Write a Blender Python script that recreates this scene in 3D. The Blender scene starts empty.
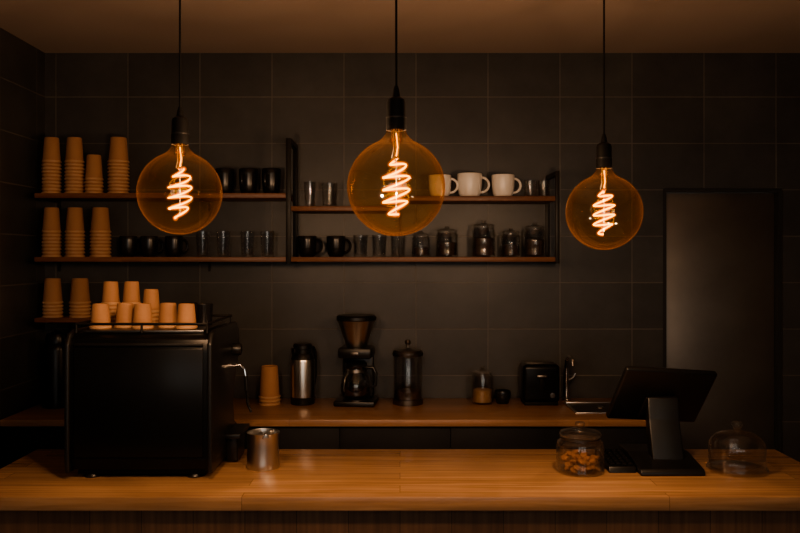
import bpy, bmesh, math, random
from mathutils import Vector, Matrix
random.seed(7)
scene = bpy.context.scene
scene.view_settings.view_transform = 'AgX'
scene.view_settings.look = 'AgX - Medium High Contrast'

# ------------------------------------------------------------------ materials
def new_mat(name):
    m = bpy.data.materials.new(name); m.use_nodes = True
    nt = m.node_tree; nt.nodes.clear()
    out = nt.nodes.new('ShaderNodeOutputMaterial')
    return m, nt, out

def principled(name, col, rough=0.5, metal=0.0, bump=0.0, bscale=60, var=0.0, spec=0.5, coat=0.0):
    m, nt, out = new_mat(name)
    b = nt.nodes.new('ShaderNodeBsdfPrincipled')
    b.inputs['Base Color'].default_value = (*col, 1)
    b.inputs['Roughness'].default_value = rough
    b.inputs['Metallic'].default_value = metal
    b.inputs['Specular IOR Level'].default_value = spec
    b.inputs['Coat Weight'].default_value = coat
    nt.links.new(b.outputs[0], out.inputs[0])
    tc = nt.nodes.new('ShaderNodeTexCoord')
    n = nt.nodes.new('ShaderNodeTexNoise'); n.inputs['Scale'].default_value = bscale
    n.inputs['Detail'].default_value = 5
    nt.links.new(tc.outputs['Object'], n.inputs['Vector'])
    if var > 0:
        mx = nt.nodes.new('ShaderNodeMix'); mx.data_type = 'RGBA'
        mx.inputs[6].default_value = (*[c*(1-var) for c in col], 1)
        mx.inputs[7].default_value = (*[min(1, c*(1+var)) for c in col], 1)
        nt.links.new(n.outputs['Fac'], mx.inputs[0]); nt.links.new(mx.outputs[2], b.inputs['Base Color'])
    if bump > 0:
        bp = nt.nodes.new('ShaderNodeBump'); bp.inputs['Strength'].default_value = bump
        bp.inputs['Distance'].default_value = 0.004
        nt.links.new(n.outputs['Fac'], bp.inputs['Height']); nt.links.new(bp.outputs[0], b.inputs['Normal'])
    return m

def wood(name, c1, c2, rough=0.4, axis=0, plank=0.07, seam=0.6):
    """planked wood, grain running along axis (0=x, 2=z)"""
    m, nt, out = new_mat(name)
    N = nt.nodes.new; L = nt.links.new
    b = N('ShaderNodeBsdfPrincipled'); L(b.outputs[0], out.inputs[0])
    tc = N('ShaderNodeTexCoord'); sep = N('ShaderNodeSeparateXYZ'); L(tc.outputs['Object'], sep.inputs[0])
    cmb = N('ShaderNodeCombineXYZ')
    if axis == 0:
        L(sep.outputs[0], cmb.inputs[0]); L(sep.outputs[1], cmb.inputs[1])
    else:
        L(sep.outputs[2], cmb.inputs[0]); L(sep.outputs[0], cmb.inputs[1])
    br = N('ShaderNodeTexBrick'); L(cmb.outputs[0], br.inputs['Vector'])
    br.offset = 0.37; br.offset_frequency = 2
    br.inputs['Scale'].default_value = 1
    br.inputs['Brick Width'].default_value = 1.3 if axis == 0 else 3.0
    br.inputs['Row Height'].default_value = plank
    br.inputs['Mortar Size'].default_value = 0.0012
    br.inputs['Mortar Smooth'].default_value = 0.3
    br.inputs['Color1'].default_value = (0.0, 0, 0, 1); br.inputs['Color2'].default_value = (1, 1, 1, 1)
    br.inputs['Mortar'].default_value = (0.5, 0.5, 0.5, 1)
    mp = N('ShaderNodeMapping'); L(tc.outputs['Object'], mp.inputs[0])
    s = [55, 55, 55]; s[axis] = 2.2
    mp.inputs['Scale'].default_value = s
    addv = N('ShaderNodeVectorMath'); addv.operation = 'MULTIPLY_ADD'
    L(br.outputs['Color'], addv.inputs[0]); addv.inputs[1].default_value = (13, 13, 13); L(mp.outputs[0], addv.inputs[2])
    n = N('ShaderNodeTexNoise'); n.inputs['Scale'].default_value = 1; n.inputs['Detail'].default_value = 6
    n.inputs['Distortion'].default_value = 0.6
    L(addv.outputs[0], n.inputs['Vector'])
    rp = N('ShaderNodeValToRGB'); rp.color_ramp.elements[0].position = 0.3; rp.color_ramp.elements[1].position = 0.7
    rp.color_ramp.elements[0].color = (*c1, 1); rp.color_ramp.elements[1].color = (*c2, 1)
    L(n.outputs['Fac'], rp.inputs[0])
    v = N('ShaderNodeMapRange'); L(br.outputs['Color'], v.inputs[0]); v.inputs[3].default_value = 0.85; v.inputs[4].default_value = 1.10
    hs = N('ShaderNodeHueSaturation'); L(rp.outputs[0], hs.inputs['Color']); L(v.outputs[0], hs.inputs['Value'])
    mx = N('ShaderNodeMix'); mx.data_type = 'RGBA'
    ms = N('ShaderNodeMath'); ms.operation = 'MULTIPLY'; ms.inputs[1].default_value = seam
    L(br.outputs['Fac'], ms.inputs[0]); L(ms.outputs[0], mx.inputs[0])
    L(hs.outputs[0], mx.inputs[6]); mx.inputs[7].default_value = (*[c*0.25 for c in c1], 1)
    L(mx.outputs[2], b.inputs['Base Color'])
    b.inputs['Roughness'].default_value = rough
    bp = N('ShaderNodeBump'); bp.inputs['Strength'].default_value = 0.15; bp.inputs['Distance'].default_value = 0.002
    L(n.outputs['Fac'], bp.inputs['Height']); L(bp.outputs[0], b.inputs['Normal'])
    return m

def tile(name, axis_u, ox, oz):
    m, nt, out = new_mat(name)
    N = nt.nodes.new; L = nt.links.new
    b = N('ShaderNodeBsdfPrincipled'); L(b.outputs[0], out.inputs[0])
    tc = N('ShaderNodeTexCoord'); sep = N('ShaderNodeSeparateXYZ'); L(tc.outputs['Object'], sep.inputs[0])
    cmb = N('ShaderNodeCombineXYZ'); L(sep.outputs[axis_u], cmb.inputs[0]); L(sep.outputs[2], cmb.inputs[1])
    mp = N('ShaderNodeMapping'); L(cmb.outputs[0], mp.inputs[0]); mp.inputs['Location'].default_value = (ox, oz, 0)
    br = N('ShaderNodeTexBrick'); L(mp.outputs[0], br.inputs['Vector'])
    br.offset = 0.0; br.inputs['Scale'].default_value = 1
    br.inputs['Brick Width'].default_value = 0.36; br.inputs['Row Height'].default_value = 0.232
    br.inputs['Mortar Size'].default_value = 0.0026; br.inputs['Mortar Smooth'].default_value = 0.2
    br.inputs['Color1'].default_value = (0.040, 0.038, 0.036, 1); br.inputs['Color2'].default_value = (0.052, 0.050, 0.047, 1)
    br.inputs['Mortar'].default_value = (0.115, 0.105, 0.092, 1)
    n = N('ShaderNodeTexNoise'); n.inputs['Scale'].default_value = 5; n.inputs['Detail'].default_value = 8
    n.inputs['Roughness'].default_value = 0.65
    L(tc.outputs['Object'], n.inputs['Vector'])
    mr = N('ShaderNodeMapRange'); L(n.outputs['Fac'], mr.inputs[0]); mr.inputs[3].default_value = 0.4; mr.inputs[4].default_value = 1.6
    hs = N('ShaderNodeHueSaturation'); L(br.outputs['Color'], hs.inputs['Color']); L(mr.outputs[0], hs.inputs['Value'])
    L(hs.outputs[0], b.inputs['Base Color'])
    b.inputs['Roughness'].default_value = 0.40
    b.inputs['Specular IOR Level'].default_value = 0.5
    inv = N('ShaderNodeMath'); inv.operation = 'MULTIPLY_ADD'; inv.inputs[1].default_value = -1.0
    L(br.outputs['Fac'], inv.inputs[0]); 
    ns = N('ShaderNodeMath'); ns.operation = 'MULTIPLY'; ns.inputs[1].default_value = 0.25; L(n.outputs['Fac'], ns.inputs[0])
    L(ns.outputs[0], inv.inputs[2])
    bp = N('ShaderNodeBump'); bp.inputs['Strength'].default_value = 0.5; bp.inputs['Distance'].default_value = 0.003
    L(inv.outputs[0], bp.inputs['Height']); L(bp.outputs[0], b.inputs['Normal'])
    return m

def thin_glass(name, ccol, ecol, rough=0.02, base=0.04, edge=0.6, power=3.0, scatter=None, smin=1.0):
    """thin-walled glass: tinted straight-through transmission + angle dependent mirror reflection"""
    m, nt, out = new_mat(name)
    N = nt.nodes.new; L = nt.links.new
    lw = N('ShaderNodeLayerWeight'); lw.inputs['Blend'].default_value = 0.5
    pw = N('ShaderNodeMath'); pw.operation = 'POWER'; pw.inputs[1].default_value = power; L(lw.outputs['Facing'], pw.inputs[0])
    f = N('ShaderNodeMath'); f.operation = 'MULTIPLY_ADD'; f.inputs[1].default_value = edge; f.inputs[2].default_value = base
    f.use_clamp = True
    L(pw.outputs[0], f.inputs[0])
    cm = N('ShaderNodeMix'); cm.data_type = 'RGBA'; L(pw.outputs[0], cm.inputs[0])
    cm.inputs[6].default_value = (*ccol, 1); cm.inputs[7].default_value = (*ecol, 1)
    t = N('ShaderNodeBsdfTransparent'); L(cm.outputs[2], t.inputs[0])
    g = N('ShaderNodeBsdfGlossy'); g.inputs['Roughness'].default_value = rough
    mx = N('ShaderNodeMixShader'); L(f.outputs[0], mx.inputs[0]); L(t.outputs[0], mx.inputs[1]); L(g.outputs[0], mx.inputs[2])
    last = mx.outputs[0]
    if scatter:
        tr = N('ShaderNodeBsdfTranslucent')
        sc = N('ShaderNodeMix'); sc.data_type = 'RGBA'; L(pw.outputs[0], sc.inputs[0])
        sc.inputs[6].default_value = (*[c*smin for c in scatter], 1); sc.inputs[7].default_value = (*[c*2.2 for c in scatter], 1)
        L(sc.outputs[2], tr.inputs[0])
        ad = N('ShaderNodeAddShader'); L(last, ad.inputs[0]); L(tr.outputs[0], ad.inputs[1]); last = ad.outputs[0]
    L(last, out.inputs[0])
    return m

def emission(name, col, strength):
    m, nt, out = new_mat(name)
    e = nt.nodes.new('ShaderNodeEmission'); e.inputs[0].default_value = (*col, 1); e.inputs[1].default_value = strength
    nt.links.new(e.outputs[0], out.inputs[0]); return m

def bloom_shell(name, col, strength):
    """painted bloom: clear shell with added glow round a filament"""
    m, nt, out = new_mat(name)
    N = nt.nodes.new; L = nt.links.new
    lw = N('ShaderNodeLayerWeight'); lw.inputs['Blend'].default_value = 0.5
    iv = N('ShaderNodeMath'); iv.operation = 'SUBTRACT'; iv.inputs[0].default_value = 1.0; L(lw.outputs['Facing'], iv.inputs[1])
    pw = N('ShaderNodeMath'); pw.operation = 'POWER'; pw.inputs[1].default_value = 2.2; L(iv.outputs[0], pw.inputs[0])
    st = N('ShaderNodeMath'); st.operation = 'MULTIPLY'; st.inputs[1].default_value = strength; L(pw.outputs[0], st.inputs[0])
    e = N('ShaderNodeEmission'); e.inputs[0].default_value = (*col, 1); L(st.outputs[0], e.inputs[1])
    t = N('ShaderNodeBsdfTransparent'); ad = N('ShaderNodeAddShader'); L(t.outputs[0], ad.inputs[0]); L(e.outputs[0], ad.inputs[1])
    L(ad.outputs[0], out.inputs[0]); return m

M = {}
M['counter'] = wood('counter_wood', (0.28, 0.155, 0.082), (0.45, 0.270, 0.150), 0.27, 0, 0.075, 0.6)
M['backwood'] = wood('back_counter_wood', (0.23, 0.122, 0.064), (0.36, 0.20, 0.11), 0.33, 0, 0.09, 0.4)
M['shelfwood'] = wood('shelf_wood', (0.12, 0.050, 0.026), (0.19, 0.084, 0.043), 0.45, 0, 0.4, 0.0)
M['fascia'] = wood('fascia_wood', (0.12, 0.062, 0.036), (0.21, 0.112, 0.062), 0.55, 2, 0.16, 0.9)
M['tile_back'] = tile('tile_back', 0, -0.08, -2.48 + 0.232*20)
M['tile_side'] = tile('tile_side', 1, 0.05, -2.48 + 0.232*20)
M['ceiling'] = principled('ceiling_paint', (0.37, 0.29, 0.24), 0.9, bump=0.05, bscale=90, var=0.04)
M['plaster'] = principled('dark_plaster', (0.10, 0.09, 0.08), 0.85, bump=0.1, var=0.15, bscale=12)
M['floor'] = principled('floor_concrete', (0.06, 0.055, 0.05), 0.6, bump=0.1, var=0.2, bscale=8)
M['door'] = principled('door_metal', (0.19, 0.165, 0.14), 0.40, metal=0.8, bump=0.08, var=0.25, bscale=5)
M['frame'] = principled('door_frame', (0.03, 0.028, 0.025), 0.5, metal=0.3)
M['black'] = principled('black_plastic', (0.008, 0.008, 0.008), 0.35, bump=0.02, bscale=300)
M['blackgloss'] = principled('black_enamel', (0.005, 0.005, 0.005), 0.28, spec=0.25)
M['blackmatte'] = principled('black_matte', (0.006, 0.0055, 0.005), 0.6, bump=0.03, bscale=200, spec=0.2)
M['cabinet'] = principled('cabinet_black', (0.008, 0.008, 0.010), 0.6, spec=0.3)
M['blackceramic'] = principled('black_ceramic', (0.010, 0.010, 0.011), 0.25)
M['blackmetal'] = principled('black_metal', (0.012, 0.011, 0.010), 0.45, metal=0.4)
M['steel'] = principled('steel', (0.55, 0.53, 0.50), 0.28, metal=1.0, bump=0.01, bscale=200)
M['darksteel'] = principled('dark_steel', (0.18, 0.17, 0.16), 0.35, metal=1.0)
M['chrome'] = principled('chrome', (0.7, 0.7, 0.7), 0.12, metal=1.0)
M['paper'] = principled('kraft_paper', (0.34, 0.180, 0.092), 0.8, bump=0.06, bscale=160, var=0.06)
M['paperrim'] = principled('kraft_rim', (0.44, 0.265, 0.15), 0.7, var=0.05)
M['white'] = principled('white_ceramic', (0.80, 0.78, 0.75), 0.3)
M['coffee'] = principled('coffee_liquid', (0.01, 0.005, 0.003), 0.1)
M['beans'] = principled('coffee_beans', (0.035, 0.018, 0.01), 0.5, bump=1.0, bscale=120, var=0.6)
M['sugar'] = principled('brown_sugar', (0.32, 0.19, 0.09), 0.9, bump=0.8, bscale=150, var=0.35)
M['cookie'] = principled('cookie', (0.34, 0.16, 0.07), 0.85, bump=0.8, bscale=90, var=0.45)
M['glass'] = thin_glass('clear_glass', (0.98, 0.98, 0.975), (0.85, 0.85, 0.83), 0.04, 0.07, 0.85, 2.4, scatter=(0.035, 0.034, 0.032), smin=0.06)
M['amber'] = thin_glass('amber_globe_glass', (0.95, 0.82, 0.60), (0.66, 0.35, 0.12), 0.015, 0.06, 0.55, 3.2, scatter=(0.0026, 0.00095, 0.00018), smin=0.16)
M['stem'] = thin_glass('stem_glass', (1.0, 0.85, 0.6), (0.8, 0.5, 0.25), 0.05, 0.06, 0.6, 2.0, scatter=(0.008, 0.0035, 0.0008))
M['filament'] = emission('led_filament', (1.0, 0.44, 0.04), 7.0)
M['bloom_shell'] = bloom_shell('filament_bloom', (1.0, 0.22, 0.006), 0.85)  # orange bloom round the filament, put in as emission
M['winframe'] = principled('window_frame', (0.02, 0.02, 0.02), 0.5)
M['screen'] = principled('screen_glass', (0.004, 0.004, 0.005), 0.15)
M['fillface'] = emission('fill_lamp_face', (1.0, 0.72, 0.45), 3.0)  # glowing face of the added fill lamps

# ------------------------------------------------------------------ mesh builder
class B:
    def __init__(s): s.v = []; s.f = []; s.m = []; s.mats = []
    def mi(s, k):
        if k not in s.mats: s.mats.append(k)
        return s.mats.index(k)
    def raw(s, verts, faces, mat, mtx=None):
        o = len(s.v); i = s.mi(mat)
        for p in verts:
            p = Vector(p)
            s.v.append(tuple(mtx @ p if mtx else p))
        for f in faces: s.f.append([a+o for a in f]); s.m.append(i)
    def lathe(s, prof, mat, at=(0, 0, 0), seg=32, mtx=None):
        vs = []; fs = []; rings = []
        for r, z in prof:
            if r < 1e-6:
                rings.append([len(vs)]); vs.append((at[0], at[1], at[2]+z))
            else:
                rg = []
                for k in range(seg):
                    a = 2*math.pi*k/seg
                    rg.append(len(vs)); vs.append((at[0]+r*math.cos(a), at[1]+r*math.sin(a), at[2]+z))
                rings.append(rg)
        for a, b in zip(rings[:-1], rings[1:]):
            for k in range(seg):
                k2 = (k+1) % seg
                if len(a) == 1 and len(b) == 1: continue
                if len(a) == 1: fs.append([a[0], b[k2], b[k]])
                elif len(b) == 1: fs.append([a[k], a[k2], b[0]])
                else: fs.append([a[k], a[k2], b[k2], b[k]])
        s.raw(vs, fs, mat, mtx)
    def box(s, lo, hi, mat, bev=0.0, seg=2, mtx=None):
        bm = bmesh.new(); bmesh.ops.create_cube(bm, size=1)
        for v in bm.verts:
            v.co = Vector([(lo[i]+hi[i])/2 + v.co[i]*(hi[i]-lo[i]) for i in range(3)])
        if bev > 0:
            bmesh.ops.bevel(bm, geom=bm.edges[:], offset=bev, segments=seg, profile=0.5, affect='EDGES')
        bm.verts.index_update()
        s.raw([v.co.copy() for v in bm.verts], [[v.index for v in f.verts] for f in bm.faces], mat, mtx); bm.free()
    def prism(s, prof, x0, x1, mat, bev=0.0, seg=3, mtx=None):
        """extrude a (y,z) outline along x"""
        bm = bmesh.new()
        a = [bm.verts.new((x0, y, z)) for y, z in prof]; b = [bm.verts.new((x1, y, z)) for y, z in prof]
        bm.faces.new(a); bm.faces.new(list(reversed(b)))
        n = len(prof)
        for i in range(n): bm.faces.new([a[i], b[i], b[(i+1) % n], a[(i+1) % n]])
        bmesh.ops.recalc_face_normals(bm, faces=bm.faces[:])
        if bev > 0: bmesh.ops.bevel(bm, geom=bm.edges[:], offset=bev, segments=seg, profile=0.5, affect='EDGES')
        bmesh.ops.triangulate(bm, faces=[f for f in bm.faces if len(f.verts) > 4])
        bm.verts.index_update()
        s.raw([v.co.copy() for v in bm.verts], [[v.index for v in f.verts] for f in bm.faces], mat, mtx); bm.free()
    def tube(s, pts, r, mat, seg=10, mtx=None, flat=1.0):
        pts = [Vector(p) for p in pts]; n = len(pts); vs = []; fs = []
        rr = r if isinstance(r, (list, tuple)) else [r]*n
        t0 = (pts[1]-pts[0]).normalized()
        up = Vector((0, 0, 1)) if abs(t0.z) < 0.9 else Vector((1, 0, 0))
        nrm = t0.cross(up).normalized()
        for i, p in enumerate(pts):
            t = (pts[min(i+1, n-1)]-pts[max(i-1, 0)]).normalized()
            nrm = (nrm - t*nrm.dot(t)).normalized(); bn = t.cross(nrm)
            for k in range(seg):
                a = 2*math.pi*k/seg
                vs.append(p + (nrm*math.cos(a)*flat + bn*math.sin(a))*rr[i])
        for i in range(n-1):
            for k in range(seg):
                k2 = (k+1) % seg
                fs.append([i*seg+k, i*seg+k2, (i+1)*seg+k2, (i+1)*seg+k])
        fs.append(list(range(seg))[::-1]); fs.append([(n-1)*seg+k for k in range(seg)])
        s.raw(vs, fs, mat, mtx)
    def done(s, name, loc=(0, 0, 0), rot=0.0, parent=None, ang=35):
        me = bpy.data.meshes.new(name); me.from_pydata(s.v, [], s.f)
        for k in s.mats: me.materials.append(M[k])
        me.polygons.foreach_set('material_index', s.m)
        me.polygons.foreach_set('use_smooth', [True]*len(s.f))
        bm = bmesh.new(); bm.from_mesh(me); bmesh.ops.recalc_face_normals(bm, faces=bm.faces[:]); bm.to_mesh(me); bm.free()
        me.set_sharp_from_angle(angle=math.radians(ang)); me.update()
        o = bpy.data.objects.new(name, me); scene.collection.objects.link(o)
        o.location = loc; o.rotation_euler = (0, 0, rot)
        if parent: o.parent = parent
        return o

def empty(name, loc=(0, 0, 0)):
    e = bpy.data.objects.new(name, None); e.empty_display_size = 0.05; e.location = loc
    scene.collection.objects.link(e); return e
def arc(cx, cz, r, a0, a1, n=12, y=0, rz=None):
    rz = rz or r
    return [(cx+r*math.cos(math.radians(a0+(a1-a0)*i/n)), y, cz+rz*math.sin(math.radians(a0+(a1-a0)*i/n))) for i in range(n+1)]

# ------------------------------------------------------------------ room shell
YB, XL, XR, ZC, YF = 4.0, -1.775, 2.30, 2.70, -2.5
DX0, DX1, DZ = 1.315, 1.915, 2.025
b = B()
b.box((XL-0.1, YB, 0), (DX0, YB+0.12, ZC), 'tile_back')
b.box((DX0, YB, DZ), (DX1, YB+0.12, ZC), 'tile_back')
b.box((DX1, YB, 0), (XR+0.1, YB+0.12, ZC), 'tile_back')
b.done('wall_back')
b = B(); b.box((XL-0.1, YF, 0), (XL, YB, ZC), 'tile_side'); b.done('wall_left')
b = B(); b.box((XR, YF, 0), (XR+0.1, YB, ZC), 'tile_side'); b.done('wall_right')
b = B(); b.box((XL-0.1, YF-0.1, -0.1), (XR+0.1, YB+0.3, 0), 'floor'); b.done('floor')
b = B(); b.box((XL-0.1, YF-0.1, ZC), (XR+0.1, YB+0.12, ZC+0.1), 'ceiling'); b.done('ceiling')
# shop-front wall with window openings
wins = [(-1.35, -0.35), (-0.05, 0.95), (1.2, 2.0)]
b = B()
xs = XL-0.1
for w0, w1 in wins:
    b.box((xs, YF-0.1, 0), (w0, YF, ZC), 'plaster'); b.box((w0, YF-0.1, 0), (w1, YF, 0.95), 'plaster')
    b.box((w0, YF-0.1, 2.25), (w1, YF, ZC), 'plaster'); xs = w1
b.box((xs, YF-0.1, 0), (XR+0.1, YF, ZC), 'plaster')
b.done('wall_front')
for i, (w0, w1) in enumerate(wins):
    b = B(); t = 0.035
    b.box((w0, YF-0.07, 0.95), (w0+t, YF-0.02, 2.25), 'winframe'); b.box((w1-t, YF-0.07, 0.95), (w1, YF-0.02, 2.25), 'winframe')
    b.box((w0+t, YF-0.07, 0.95), (w1-t, YF-0.02, 0.95+t), 'winframe'); b.box((w0+t, YF-0.07, 2.25-t), (w1-t, YF-0.02, 2.25), 'winframe')
    mxx = (w0+w1)/2
    b.box((mxx-0.015, YF-0.06, 0.95+t), (mxx+0.015, YF-0.03, 2.25-t), 'winframe')
    b.done('window_%d' % (i+1))
# door with frame
b = B()
b.box((DX0+0.022, YB+0.045, 0.005), (DX1-0.022, YB+0.085, DZ-0.022), 'door', 0.003)
b.box((DX0, YB+0.01, 0), (DX0+0.02, YB+0.11, DZ), 'frame'); b.box((DX1-0.02, YB+0.01, 0), (DX1, YB+0.11, DZ), 'frame')
b.box((DX0+0.02, YB+0.01, DZ-0.02), (DX1-0.02, YB+0.11, DZ), 'frame')
b.tube([(DX0+0.08, YB+0.045, 1.02), (DX0+0.08, YB+0.0, 1.02), (DX0+0.19, YB-0.0, 1.02)], 0.009, 'frame')
b.lathe([(0, 0), (0.025, 0), (0.025, 0.008), (0, 0.008)], 'frame', mtx=Matrix.Translation((DX0+0.08, YB+0.045, 1.02)) @ Matrix.Rotation(math.pi/2, 4, 'X'), seg=20)
b.done('door_1')

# ------------------------------------------------------------------ counters
CT = 0.955
b = B()
b.box((-1.375, 2.43, CT-0.043), (1.42, 3.03, CT), 'counter', 0.003)
b.box((-1.345, 2.475, 0.0), (1.39, 2.50, CT-0.043), 'fascia')
b.box((-1.345, 2.50, 0.0), (-1.32, 3.0, CT-0.043), 'fascia'); b.box((1.365, 2.50, 0.0), (1.39, 3.0, CT-0.043), 'fascia')
b.box((-1.32, 2.975, 0.08), (1.365, 3.0, CT-0.043), 'cabinet')
b.box((-1.345, 2.462, 0.0), (1.39, 2.475, 0.09), 'blackmatte')
b.done('service_counter')

BT = 0.975
b = B()
b.box((-1.735, 3.47, BT-0.03), (1.20, 3.998, BT), 'backwood', 0.003)
b.box((-1.72, 3.56, 0.001), (1.19, 3.98, 0.09), 'blackmatte')
b.box((-1.72, 3.51, 0.09), (1.19, 3.98, BT-0.03), 'cabinet')
for i in range(6):
    x0 = -1.715+i*0.484
    b.box((x0+0.001, 3.492, 0.10), (x0+0.483, 3.51, BT-0.035), 'cabinet', 0.001)
b.done('back_counter')

# ------------------------------------------------------------------ shelving
SY0, SY1 = 3.74, 3.995
b = B()
b.box((-1.71, SY0, 1.957), (-0.533, SY1, 1.980), 'shelfwood', 0.002)
b.box((-1.71, SY0, 1.658), (-0.533, SY1, 1.681), 'shelfwood', 0.002)
b.box((-1.71, SY0, 1.374), (-1.15, SY1, 1.395), 'shelfwood', 0.002)
for x in (-1.700, -0.95):
    for z in (1.957, 1.658):
        b.box((x-0.006, SY0+0.06, z-0.008), (x+0.006, SY1, z), 'blackmetal'); b.box((x-0.006, SY1-0.008, z-0.05), (x+0.006, SY1, z-0.008), 'blackmetal')
for x in (-1.65, -1.2):
    b.box((x-0.006, SY0+0.02, 1.366), (x+0.006, SY1, 1.374), 'blackmetal'); b.box((x-0.006, SY1-0.008, 1.27), (x+0.006, SY1, 1.366), 'blackmetal')
b.done('shelving_unit')
b = B()
b.box((-0.510, SY0, 1.658), (0.727, SY1, 1.681), 'shelfwood', 0.002)
b.box((-0.510, SY0, 1.896), (-0.006, SY1, 1.919), 'shelfwood', 0.002)
b.box((0.006, SY0, 1.943), (0.727, SY1, 1.966), 'shelfwood', 0.002)
def upright(x0, x1, z0, z1):
    b.box((x0, SY0-0.006, z0), (x1, SY0+0.014, z1), 'blackmetal', 0.001)
    b.box((x0, SY1-0.015, z0), (x1, SY1, z1), 'blackmetal', 0.001)
    b.box((x0, SY0+0.014, z1-0.02), (x1, SY1-0.015, z1), 'blackmetal'); b.box((x0, SY0+0.014, z0), (x1, SY1-0.015, z0+0.02), 'blackmetal')
upright(-0.533, -0.510, 1.650, 2.237)
upright(0.727, 0.745, 1.650, 2.083)
upright(-0.006, 0.006, 1.681, 1.966)
b.done('shelving_unit')

# ------------------------------------------------------------------ paper cups
def cup_body(b, r, h, z, thin=0.0012):
    rt = r*0.74
    # inverted cup: rim at bottom
    b.lathe([(r*0.90, z+0.004), (r*0.905, z+0.006), (rt, z+h-0.004), (rt-0.002, z+h), (rt-0.005, z+h), (rt-0.006, z+h-0.006), (0, z+h-0.006)], 'paper')
    b.lathe([(r*0.87, z+0.003), (r*0.90, z), (r*0.98, z), (r, z+0.003), (r*0.99, z+0.007), (r*0.92, z+0.009), (r*0.88, z+0.006), (r*0.87, z+0.003)], 'paperrim')
def cup_stack(x, y, z, r, H, h=0.118, pitch=0.0165, name='paper_cup_stack'):
    b = B(); n = max(0, round((H-h)/pitch))
    for i in range(n):
        zz = i*pitch; jx = random.uniform(-.0008, .0008)
        b.lathe([(r*0.86, zz+0.003), (r*0.90, zz), (r*0.98, zz), (r, zz+0.003), (r*0.99, zz+0.007), (r*0.90, zz+0.009)], 'paperrim', (jx, 0, 0))
        b.lathe([(r*0.90, zz+0.008), (r*0.86, zz+pitch+0.002)], 'paper', (jx, 0, 0))
    cup_body(b, r, h, n*pitch)
    return b.done(name, (x, y, z), random.uniform(0, 3))
for x, H, r in ((-1.655, .262, .045), (-1.546, .266, .045), (-1.4535, .19, .044), (-1.337, .266, .05)):
    cup_stack(x, 3.80, 1.980, r, H)
for x, H, r in ((-1.655, .236, .045), (-1.544, .236, .046), (-1.4226, .228, .049)):
    cup_stack(x, 3.80, 1.681, r, H)
for x, H, r in ((-1.650, .18, .048), (-1.52, .18, .05)):
    cup_stack(x, 3.80, 1.395, r, H)
cup_stack(-0.626, 3.84, BT, 0.053, 0.182, h=.150)

# ------------------------------------------------------------------ glassware / mugs
def glass(x, y, z, r, h, mat='glass', name='drinking_glass'):
    b = B(); rb = r*0.82
    b.lathe([(0, 0), (rb, 0), (rb+0.001, 0.003), (r, h-0.001), (r-0.001, h), (r-0.003, h-0.002), (rb-0.003, 0.012), (0, 0.010)], mat)
    return b.done(name, (x, y, z))
def mug(x, y, z, r, h, mat, rot=0.0, name='coffee_mug'):
    b = B()
    b.lathe([(0, 0.002), (r*0.60, 0.002), (r*0.64, 0), (r*0.72, 0.003), (r*0.88, h*0.16), (r*0.97, h*0.45), (r, h*0.8), (r, h-0.003), (r-0.002, h), (r-0.005, h-0.002), (r-0.006, h*0.5), (r*0.8, h*0.15), (r*0.6, 0.008), (0, 0.008)], mat, seg=40)
    pts = arc(r*0.92, h*0.53, r*0.62, 100, -105, 14, rz=h*0.31)
    b.tube(pts, 0.0062, mat, 10, flat=1.3)
    return b.done(name, (x, y, z), rot)
def jar(x, y, z, r, h, fill, mat, name='glass_jar', lid='glass'):
    b = B()
    hb = h*0.80
    b.lathe([(0, 0), (r*0.93, 0), (r, 0.006), (r, hb*0.86), (r*0.93, hb*0.94), (r*0.86, hb*0.97), (r*0.86, hb), (r*0.82, hb), (r*0.82, hb*0.96), (r-0.005, hb*0.84), (r-0.005, 0.008), (0, 0.007)], 'glass')
    if fill > 0:
        b.lathe([(0, 0.009), (r-0.008, 0.009), (r-0.007, fill*hb*0.9), (r*0.6, fill*hb*0.97), (0, fill*hb)], mat)
    if lid == 'glass':
        b.lathe([(0, hb+0.001), (r*0.92, hb+0.001), (r*0.94, hb+0.006), (r*0.85, hb+0.012), (r*0.3, hb+0.018), (r*0.16, hb+0.022), (r*0.14, hb+0.026), (r*0.25, h-0.007), (r*0.2, h-0.001), (0, h)], 'glass')
    else:
        b.lathe([(0, hb+0.001), (r*0.92, hb+0.001), (r*0.95, hb+0.004), (r*0.95, hb+0.02), (r*0.88, hb+0.024), (r*0.2, hb+0.025), (r*0.18, h-0.008), (r*0.26, h-0.004), (r*0.2, h), (0, h)], lid)
    return b.done(name, (x, y, z))

for x in (-.95, -.852, -.735, -.640): glass(x, 3.86, 1.681, .035, .125)
for x in (-1.31, -1.21, -1.09): mug(x, 3.86, 1.681, .042, .10, 'blackceramic', 0.5)
for x in (-.845, -.73, -.62): mug(x, 3.86, 1.980, .046, .125, 'blackceramic', -1.9)
glass(-.434, 3.86, 1.919, .029, .125); glass(-.340, 3.86, 1.919, .041, .118, name='drinking_glass')
mug(.193, 3.86, 1.966, .055, .108, 'white', -0.15); mug(.336, 3.86, 1.966, .060, .116, 'white', -0.1); mug(.497, 3.86, 1.966, .055, .110, 'white', 0.0)
glass(.628, 3.86, 1.966, .030, .083); glass(.694, 3.86, 1.966, .030, .083)
for x in (-.448, -.309): mug(x, 3.86, 1.681, .046, .10, 'blackceramic', 0.2)
for x in (-.190, -.100, -.010): glass(x, 3.86, 1.681, .036, .105)
jar(.101, 3.87, 1.681, .043, .125, .5, 'beans'); jar(.227, 3.87, 1.681, .053, .150, .62, 'beans')
jar(.405, 3.87, 1.681, .056, .180, .68, 'beans'); jar(.535, 3.87, 1.681, .046, .140, .55, 'beans')
jar(.651, 3.87, 1.681, .052, .170, .66, 'beans')

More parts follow.
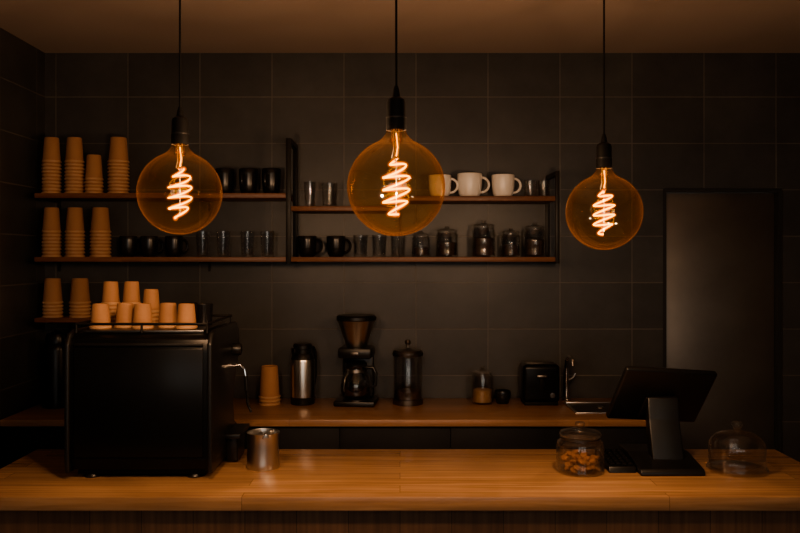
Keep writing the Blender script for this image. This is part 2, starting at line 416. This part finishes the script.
# ------------------------------------------------------------------ back counter items
b = B()
b.lathe([(0, 0), (.064, 0), (.066, .01), (.064, .03), (.064, .27), (.060, .29), (.052, .30), (.052, .33), (.045, .345), (0, .348)], 'blackgloss')
b.tube(arc(0, .28, .075, 10, 170, 14, rz=.075), .006, 'black')
b.box((.045, -.015, .275), (.095, .015, .30), 'black', .006)
b.done('airpot', (-1.62, 3.78, BT), -0.6)
b = B()
b.lathe([(0, 0), (.056, 0), (.058, .006), (.058, .035), (.0585, .036)], 'black')
b.lathe([(.0585, .036), (.0585, .205), (.056, .215)], 'steel')
b.lathe([(.056, .215), (.050, .235), (.042, .245), (.042, .262), (.046, .266), (.046, .282), (.040, .290), (0, .293)], 'black')
b.tube([(.040, 0, .262), (.075, 0, .265), (.090, 0, .235), (.090, 0, .12), (.080, 0, .085), (.058, 0, .082)], .008, 'black')
b.prism([(-.012, .245), (.012, .245), (.012, .272), (-.012, .272)], -.068, -.036, 'black', .003)
b.done('thermos_carafe', (-.468, 3.85, BT), 0.95)
b = B()
b.box((-.098, -.085, 0), (.098, .085, .026), 'black', .008)
b.lathe([(0, .026), (.062, .026), (.062, .030), (0, .031)], 'darksteel', (0, -.015, 0))
b.box((-.075, .045, .026), (.075, .085, .27), 'black', .01)
b.box((-.080, -.07, .225), (.080, .085, .275), 'black', .012)
b.lathe([(0, .275), (.045, .275), (.052, .29), (.088, .395), (.092, .402)], 'steel', (0, 0, 0), 40)
b.lathe([(.092, .402), (.096, .405), (.096, .42), (.088, .427), (0, .428)], 'black', (0, 0, 0), 40)
b.lathe([(0, .033), (.055, .033), (.070, .05), (.074, .09), (.066, .13), (.048, .16), (.046, .175), (.052, .185), (.050, .185), (.044, .175), (.046, .158), (.064, .128), (.071, .09), (.067, .052), (.053, .037), (0, .037)], 'glass', (0, -.015, 0), 40)
b.lathe([(0, .039), (.052, .039), (.065, .054), (.069, .085), (.068, .105), (0, .105)], 'coffee', (0, -.015, 0), 40)
b.lathe([(0, .187), (.052, .187), (.053, .197), (.04, .205), (0, .207)], 'black', (0, -.015, 0))
b.lathe([(.048, .155), (.052, .157), (.050, .172), (.047, .172), (.048, .155)], 'darksteel', (0, -.015, 0))
b.tube([(.048, -.015, .178), (.085, -.02, .178), (.098, -.022, .150), (.094, -.022, .095), (.073, -.018, .082)], .007, 'black')
b.box((-.02, -.074, .24), (.02, -.068, .256), 'darksteel', .002)
b.done('coffee_maker', (-.209, 3.84, BT), -0.1)
# tall glass canister with metal base ring and knobbed lid
b = B()
b.lathe([(0, .012), (.064, .012), (.068, .016), (.068, .222), (.065, .230), (.062, .226), (.064, .215), (.064, .018), (0, .018)], 'glass', seg=40)
b.lathe([(0, 0), (.072, 0), (.073, .004), (.073, .024), (.069, .027), (.069, .012), (0, .011)], 'darksteel', seg=40)
b.lathe([(0, .231), (.072, .231), (.074, .236), (.074, .248), (.066, .258), (.014, .264), (.006, .268), (.005, .282), (.012, .286), (.015, .296), (.010, .306), (0, .308)], 'darksteel', seg=40)
b.lathe([(0, .019), (.062, .019), (.062, .062), (.03, .070), (0, .068)], 'beans', seg=40)
b.done('glass_canister', (.038, 3.85, BT), 0.9)
jar(.398, 3.86, BT, .053, .182, .5, 'sugar', name='sugar_jar', lid='glass')
b = B()
b.lathe([(0, 0), (.028, 0), (.03, .004), (.038, .03), (.040, .05), (.037, .062), (.034, .060), (.036, .05), (.033, .03), (.024, .008), (0, .008)], 'blackceramic')
b.done('small_bowl', (.495, 3.86, BT))
b = B()
b.box((-.088, -.07, .012), (.088, .07, .195), 'blackgloss', .022, 5)
b.box((-.080, -.062, 0), (.080, .062, .016), 'blackmatte', .003)
for y in (-.028, .022): b.box((-.065, y-.010, .188), (.065, y+.010, .1965), 'darksteel', .003)
b.box((-.010, -.078, .07), (.010, -.068, .155), 'blackmatte', .002)
b.box((-.024, -.092, .135), (.024, -.074, .148), 'darksteel', .004)
b.lathe([(0, 0), (.013, 0), (.012, .012), (0, .013)], 'darksteel', mtx=Matrix.Translation((.050, -.069, .05)) @ Matrix.Rotation(math.pi/2, 4, 'X'), seg=20)
b.done('toaster', (.672, 3.86, BT))
b = B()
b.box((.79, 3.60, BT), (1.08, 3.615, BT+.006), 'steel', .002); b.box((.79, 3.855, BT), (1.08, 3.87, BT+.006), 'steel', .002)
b.box((.79, 3.615, BT), (.805, 3.855, BT+.006), 'steel', .002); b.box((1.065, 3.615, BT), (1.08, 3.855, BT+.006), 'steel', .002)
b.box((.805, 3.615, BT), (1.065, 3.855, BT+.002), 'darksteel')
b.lathe([(0, 0), (.02, 0), (.018, .003), (0, .003)], 'chrome', (.935, 3.735, BT+.002), 20)
b.done('sink')
b = B()
b.lathe([(0, 0), (.022, 0), (.022, .012), (.013, .018), (.011, .16), (0, .165)], 'chrome', seg=20)
b.tube([(0, 0, .15), (0, -.005, .20), (0, -.03, .222), (0, -.07, .225), (0, -.10, .212), (0, -.108, .185)], .0085, 'chrome')
b.tube([(.008, 0, .10), (.035, 0, .115), (.045, 0, .135)], .005, 'chrome')
b.done('faucet', (.815, 3.92, BT), 0.1)

# ------------------------------------------------------------------ espresso machine
em = empty('espresso_machine', (-0.85, 2.8, CT))
def E(b, name):
    o = b.done(name); o.location = (0.85, -2.8, -CT); o.parent = em; return o
b = B()
X0, X1 = -1.093, -0.612
prof = [(2.625, .985), (2.612, 1.02), (2.610, 1.375), (2.620, 1.415), (2.66, 1.432), (3.00, 1.432), (3.045, 1.40), (3.05, 1.34), (3.00, 1.285), (2.87, 1.265), (2.86, 1.075), (2.875, 1.06), (3.01, 1.055), (3.015, .985)]
b.prism(prof, X0+.012, X1-.012, 'blackgloss', .006)
E(b, 'body')
b = B()
side = [(2.605, .978), (2.600, 1.02), (2.600, 1.40), (2.625, 1.435), (2.66, 1.442), (3.00, 1.442), (3.05, 1.41), (3.058, 1.33), (2.98, 1.24), (2.94, 1.15), (2.96, 1.08), (3.02, 1.055), (3.022, .978)]
b.prism(side, X0, X0+.016, 'black', .006); b.prism(side, X1-.016, X1, 'black', .006)
E(b, 'side_panels')
b = B()
b.box((X0+.03, 2.6045, 1.03), (X1-.03, 2.612, 1.385), 'blackgloss', .0035)
b.box((X0+.03, 2.606, 1.392), (X1-.03, 2.613, 1.402), 'blackmetal', .002)
E(b, 'rear_panel')
b = B()
for x in (X0+.07, X1-.07):
    for y in (2.665, 2.96):
        b.lathe([(0, 0), (.028, 0), (.030, .004), (.024, .012), (.022, .032), (0, .032)], 'black', (x, y, CT), 20)
b.box((X0+.03, 2.64, .968), (X1-.03, 3.0, .988), 'blackmatte')
E(b, 'feet')
b = B()
zt = 1.438
b.box((X0+.04, 2.655, zt-.006), (X1-.04, 3.0, zt+.002), 'darksteel', .001)
rail = [(X0+.025, 2.64, zt+.024), (X1-.025, 2.64, zt+.024), (X1-.025, 3.015, zt+.024), (X0+.025, 3.015, zt+.024), (X0+.025, 2.64, zt+.024)]
for p, q in zip(rail[:-1], rail[1:]): b.tube([p, q], .0045, 'blackmetal', 8)
for x in (X0+.025, (X0+X1)/2, X1-.025):
    for y in (2.64, 3.015): b.tube([(x, y, zt-.006), (x, y, zt+.024)], .004, 'blackmetal', 8)
E(b, 'cup_rail')
b = B()
for x in (-.97, -.74):
    b.lathe([(0, 0), (.032, 0), (.034, .01), (.034, .04), (.028, .06), (0, .06)], 'chrome', (x, 2.95, 1.215), 28)
    b.lathe([(0, -.03), (.020, -.03), (.030, -.02), (.033, 0), (0, 0)], 'chrome', (x, 2.95, 1.215), 28)
    b.tube([(x, 2.975, 1.205), (x+.02, 3.01, 1.20), (x+.06, 3.09, 1.19)], [.007, .010, .013], 'black')
    b.tube([(x, 2.95, 1.19), (x, 2.955, 1.165), (x, 2.96, 1.15)], .006, 'chrome')
E(b, 'group_heads')
b = B()
b.box((X0+.03, 2.87, 1.053), (X1-.03, 3.008, 1.062), 'darksteel', .002)
for i in range(14): b.box((X0+.045+i*.03, 2.885, 1.062), (X0+.053+i*.03, 2.995, 1.065), 'steel')
b.box((X1-.002, 2.80, 1.045), (X1+.052, 2.985, 1.062), 'black', .004)
b.prism([(2.82, 1.045), (2.97, 1.045), (2.96, .960), (2.83, .960)], X1-.002, X1+.038, 'black', .004)
E(b, 'drip_tray')
b = B()
for sx, xx in ((1, X1), (-1, X0)):
    b.lathe([(0, 0), (.020, 0), (.022, .006), (.022, .03), (.018, .036), (0, .036)], 'black', mtx=Matrix.Translation((xx-.004*sx, 2.93, 1.345)) @ Matrix.Rotation(sx*math.pi/2, 4, 'Y'), seg=20)
    b.tube([(xx-.004*sx, 2.95, 1.28), (xx+.022*sx, 2.95, 1.285), (xx+.038*sx, 2.95, 1.27), (xx+.044*sx, 2.95, 1.235), (xx+.050*sx, 2.952, 1.14), (xx+.062*sx, 2.955, 1.11)], .0045, 'chrome')
    b.tube([(xx+.044*sx, 2.95, 1.245), (xx+.047*sx, 2.951, 1.19)], .0075, 'black')
E(b, 'steam_wand')

def small_cup(x, y, r, H):
    b = B(); n = max(0, round((H-.083)/.014)); 
    for i in range(n):
        zz = i*.014
        b.lathe([(r*0.87, zz+0.003), (r*0.90, zz), (r*0.98, zz), (r, zz+0.003), (r*0.99, zz+0.006), (r*0.90, zz+0.008)], 'paperrim')
        b.lathe([(r*0.90, zz+0.007), (r*0.88, zz+.016)], 'paper')
    cup_body(b, r, .083, n*.014)
    b.done('paper_cup' if n == 0 else 'paper_cup_stack', (x, y, 1.4402))
for x, y in ((-1.024, 2.735), (-.953, 2.775), (-.880, 2.735), (-.804, 2.775), (-.730, 2.735)): small_cup(x, y, .037, .083)
for x, y, H in ((-1.052, 2.91, .15), (-.978, 2.915, .156), (-.905, 2.91, .12)): small_cup(x, y, .0345, H)
glass(-.700, 2.86, 1.4402, .032, .075, 'blackceramic', 'tumbler')
mug(-.775, 2.93, 1.4402, .034, .075, 'blackceramic', 0.4)

# milk jug
b = B()
b.lathe([(0, .002), (.052, .002), (.055, 0), (.057, .004), (.056, .02), (.054, .08), (.0545, .115), (.057, .123), (.0555, .1235), (.053, .115), (.0525, .08), (.054, .02), (.05, .006), (0, .006)], 'steel', seg=48)
b.tube([(-.052, 0, .108), (-.074, 0, .108), (-.084, 0, .095), (-.082, 0, .05), (-.072, 0, .03), (-.054, 0, .03)], .0045, 'steel', flat=1.6)
b.prism([(-.012, .112), (.012, .112), (.004, .128), (-.004, .128)], .050, .066, 'steel', .002)
b.done('milk_jug', (-.474, 2.77, CT), -1.25)

# ------------------------------------------------------------------ cookie jar
b = B(); r = .080
b.lathe([(0, 0), (r*.92, 0), (r, .008), (r, .085), (r*.95, .102), (r*.80, .112), (r*.78, .118), (r*.82, .122), (r*.79, .123), (r*.75, .118), (r*.77, .110), (r*.92, .099), (r-.005, .084), (r-.005, .010), (0, .008)], 'glass', seg=48)
b.lathe([(0, .124), (r*.86, .124), (r*.88, .129), (r*.80, .137), (r*.45, .145), (r*.18, .148), (r*.14, .152), (r*.22, .160), (r*.18, .168), (0, .170)], 'glass', seg=48)
b.lathe([(r*.80, .113), (r*.85, .115), (r*.85, .119), (r*.80, .119), (r*.80, .113)], 'darksteel', seg=48)
for i in range(80):
    a = random.uniform(0, 6.28); rad = math.sqrt(random.random())*(r-.024); zz = .013+random.random()*.042
    mt = Matrix.Translation((math.cos(a)*rad, math.sin(a)*rad, zz)) @ Matrix.Rotation(random.uniform(-.7, .7), 4, 'X') @ Matrix.Rotation(random.uniform(-.7, .7), 4, 'Y')
    q = random.uniform(.009, .015)
    b.lathe([(0, -.004), (q*.8, -.004), (q, 0), (q*.8, .004), (q*.4, .0055), (0, .006)], 'cookie', seg=14, mtx=mt)
b.done('cookie_jar', (.611, 2.715, CT))
# glass cloche
b = B(); r = .097
b.lathe([(0, 0), (r, 0), (r*1.03, .004), (r*1.03, .009), (r, .011), (0, .010)], 'glass', seg=64)
dome = [(r*.95, .0125), (r*.95, .080)]
for t in range(10, 90, 8):
    dome.append((.012+(r*.95-.012)*math.cos(math.radians(t))**.8, .080+.053*math.sin(math.radians(t))))
b.lathe(dome + [(.012, .134), (.009, .141), (.017, .150), (.019, .158), (.013, .167), (0, .170)], 'glass', seg=64)
b.lathe([(r*.955, .0122), (r*.98, .0122), (r*.98, .018), (r*.955, .018), (r*.955, .0122)], 'glass', seg=64)
b.done('glass_cloche', (1.150, 2.73, CT), ang=50)

# ------------------------------------------------------------------ POS terminal
pos = empty('cash_register', (.86, 2.80, CT))
b = B()
b.prism([(-.145, 0), (.13, 0), (.13, .045), (.02, .045), (-.135, .022), (-.145, .012)], .0-.06, .155, 'black', .004)
b.done('base', (0, 0, 0), 0.0, pos)
b = B()
b.prism([(-.105, 0), (.10, 0), (.10, .035), (-.095, .020)], -.155, -.062, 'black', .004)
for r_ in range(6):
    for c_ in range(4):
        x = -.146+c_*.0205; y = -.085+r_*.028; zz = .021+(y+.095)*.077
        b.box((x, y, zz), (x+.016, y+.021, zz+.006), 'blackmatte', .0015)
b.done('keypad', (0, 0, 0), 0, pos)
b = B()
b.prism([(-.055, .03), (.01, .03), (.045, .15), (.05, .235), (.015, .235), (0, .16)], .010, .118, 'black', .006)
b.done('stand', (0, 0, 0), -0.05, pos)
b = B()
W, Hh = .345, .235
mt = Matrix.Translation((.068, .045, .238)) @ Matrix.Rotation(math.radians(10), 4, 'Z') @ Matrix.Rotation(math.radians(4.5), 4, 'Y') @ Matrix.Rotation(math.radians(33), 4, 'X')
b.box((-W/2, -.012, -Hh/2), (W/2, .012, Hh/2), 'black', .008, 3, mtx=mt)
b.box((-W/2+.01, .012, -Hh/2+.01), (W/2-.01, .0135, Hh/2-.01), 'screen', 0, mtx=mt)
b.box((-.065, -.026, -.095), (.065, -.011, .0), 'blackmatte', .006, 2, mtx=mt)
b.done('screen', (0, 0, 0), 0, pos)

# ------------------------------------------------------------------ pendant bulbs
def pendant(x, y, z, power, spin):
    R = .104
    e = empty('pendant_light', (x, y, z))
    b = B(); prof = []
    for i in range(0, 25):
        t = -90+i*(90+68)/24
        prof.append((R*math.cos(math.radians(t)) if i > 0 else 0, R*math.sin(math.radians(t))))
    prof += [(.030, .1035), (.0235, .112), (.020, .122), (.019, .135)]
    b.lathe(prof, 'amber', seg=64); b.done('globe', parent=e, ang=60)
    b = B()
    b.lathe([(.0195, .122), (.0215, .121), (.0215, .145), (.0205, .150), (.0205, .178), (.0185, .186), (.009, .192), (.007, .205), (.004, .215), (0, .215)], 'blackmatte', seg=32)
    b.lathe([(0, .134), (.0185, .134)], 'blackmatte')
    b.lathe([(.0217, .146), (.0222, .148), (.0217, .150)], 'blackmetal')
    b.done('socket', parent=e)
    b = B(); b.tube([(0, 0, .21), (0, 0, ZC-z-.02)], .0026, 'blackmatte', 10)
    b.lathe([(0, ZC-z-.03), (.012, ZC-z-.03), (.05, ZC-z-.022), (.055, ZC-z-.001), (0, ZC-z-.001)], 'blackmatte')
    b.done('cord', parent=e)
    b = B()
    b.lathe([(.012, .134), (.011, .10), (.006, .085), (.005, .066), (.007, .060), (0, .056)], 'stem', seg=20)
    b.tube([(0, 0, .06), (0, 0, -.055)], .0007, 'steel', 6)
    b.tube([(-.005, 0, .13), (-.006, 0, .08), (-.010, 0, .062)], .0008, 'steel', 6); b.tube([(.005, 0, .13), (.006, 0, .085), (.004, 0, .066)], .0008, 'steel', 6)
    b.done('stem', parent=e)
    # spiral LED filament
    b = B(); pts = []; n = 220; turns = 4.5
    def helix(t):
        a = turns*2*math.pi*t + spin
        rr = .028*min(1, .35+t*2.6)*min(1, .40+(1-t)*2.4)
        return (rr*math.cos(a), rr*math.sin(a), .058-.118*t + .007*math.cos(a)*min(1, rr/.02))
    pts = [helix(i/n) for i in range(n+1)]
    b.tube(pts, .0017, 'filament', 8)
    b.tube([(0, 0, .066), (.003, 0, .085), (0, 0, .115)], .0012, 'filament', 6)
    b.tube(pts, .0042, 'bloom_shell', 12)  # two glowing shells paint the halo round the coils
    b.tube(pts, .0072, 'bloom_shell', 12)
    b.done('filament', parent=e, ang=80)
    # light given off by the filament, spread over its coils
    K = 6
    for i in range(K):
        p = helix((i+.5)/K); q = Vector((p[0]*1.35, p[1]*1.35, p[2]))
        l = bpy.data.lights.new('filament_glow', 'POINT'); l.energy = power/K; l.color = (1.0, .70, .54); l.shadow_soft_size = 0.0
        lo = bpy.data.objects.new('filament_glow', l); scene.collection.objects.link(lo); lo.parent = e; lo.location = q
    return e
pendant(-.550, 2.00, 1.845, 25, 0.6)
pendant(-.008, 1.70, 1.834, 25, 2.0)
pendant(.561, 2.20, 1.808, 25, 1.2)

# ------------------------------------------------------------------ unseen lamps added as warm fill, over the customer side
for x in (-1.0, 0.3, 1.6):
    b = B()
    b.lathe([(0, -.001), (.16, -.001), (.165, -.005), (.165, -.05), (.155, -.055), (.150, -.052)], 'blackmetal', seg=40)
    b.lathe([(.152, -.050), (0, -.050)], 'fillface', seg=40)
    o = b.done('fill_lamp', (x, -0.8, ZC))
    l = bpy.data.lights.new('fill_light', 'AREA'); l.shape = 'DISK'; l.size = .30; l.energy = 3; l.color = (1.0, .84, .66)  # soft warm fill, added behind the camera
    lo = bpy.data.objects.new('fill_light', l); scene.collection.objects.link(lo); lo.parent = o; lo.location = (0, 0, -.058)

# ------------------------------------------------------------------ world
w = bpy.data.worlds.new('World'); scene.world = w; w.use_nodes = True
bg = w.node_tree.nodes['Background']; bg.inputs[0].default_value = (1.0, .93, .84, 1); bg.inputs[1].default_value = 1.9

cam = bpy.data.cameras.new('camera'); co = bpy.data.objects.new('camera', cam); scene.collection.objects.link(co)
co.location = (0, 0, 1.69); co.rotation_euler = (math.pi/2, 0, 0)
cam.lens = 36; cam.sensor_width = 36; cam.shift_y = -0.0144; cam.clip_start = 0.05
scene.camera = co
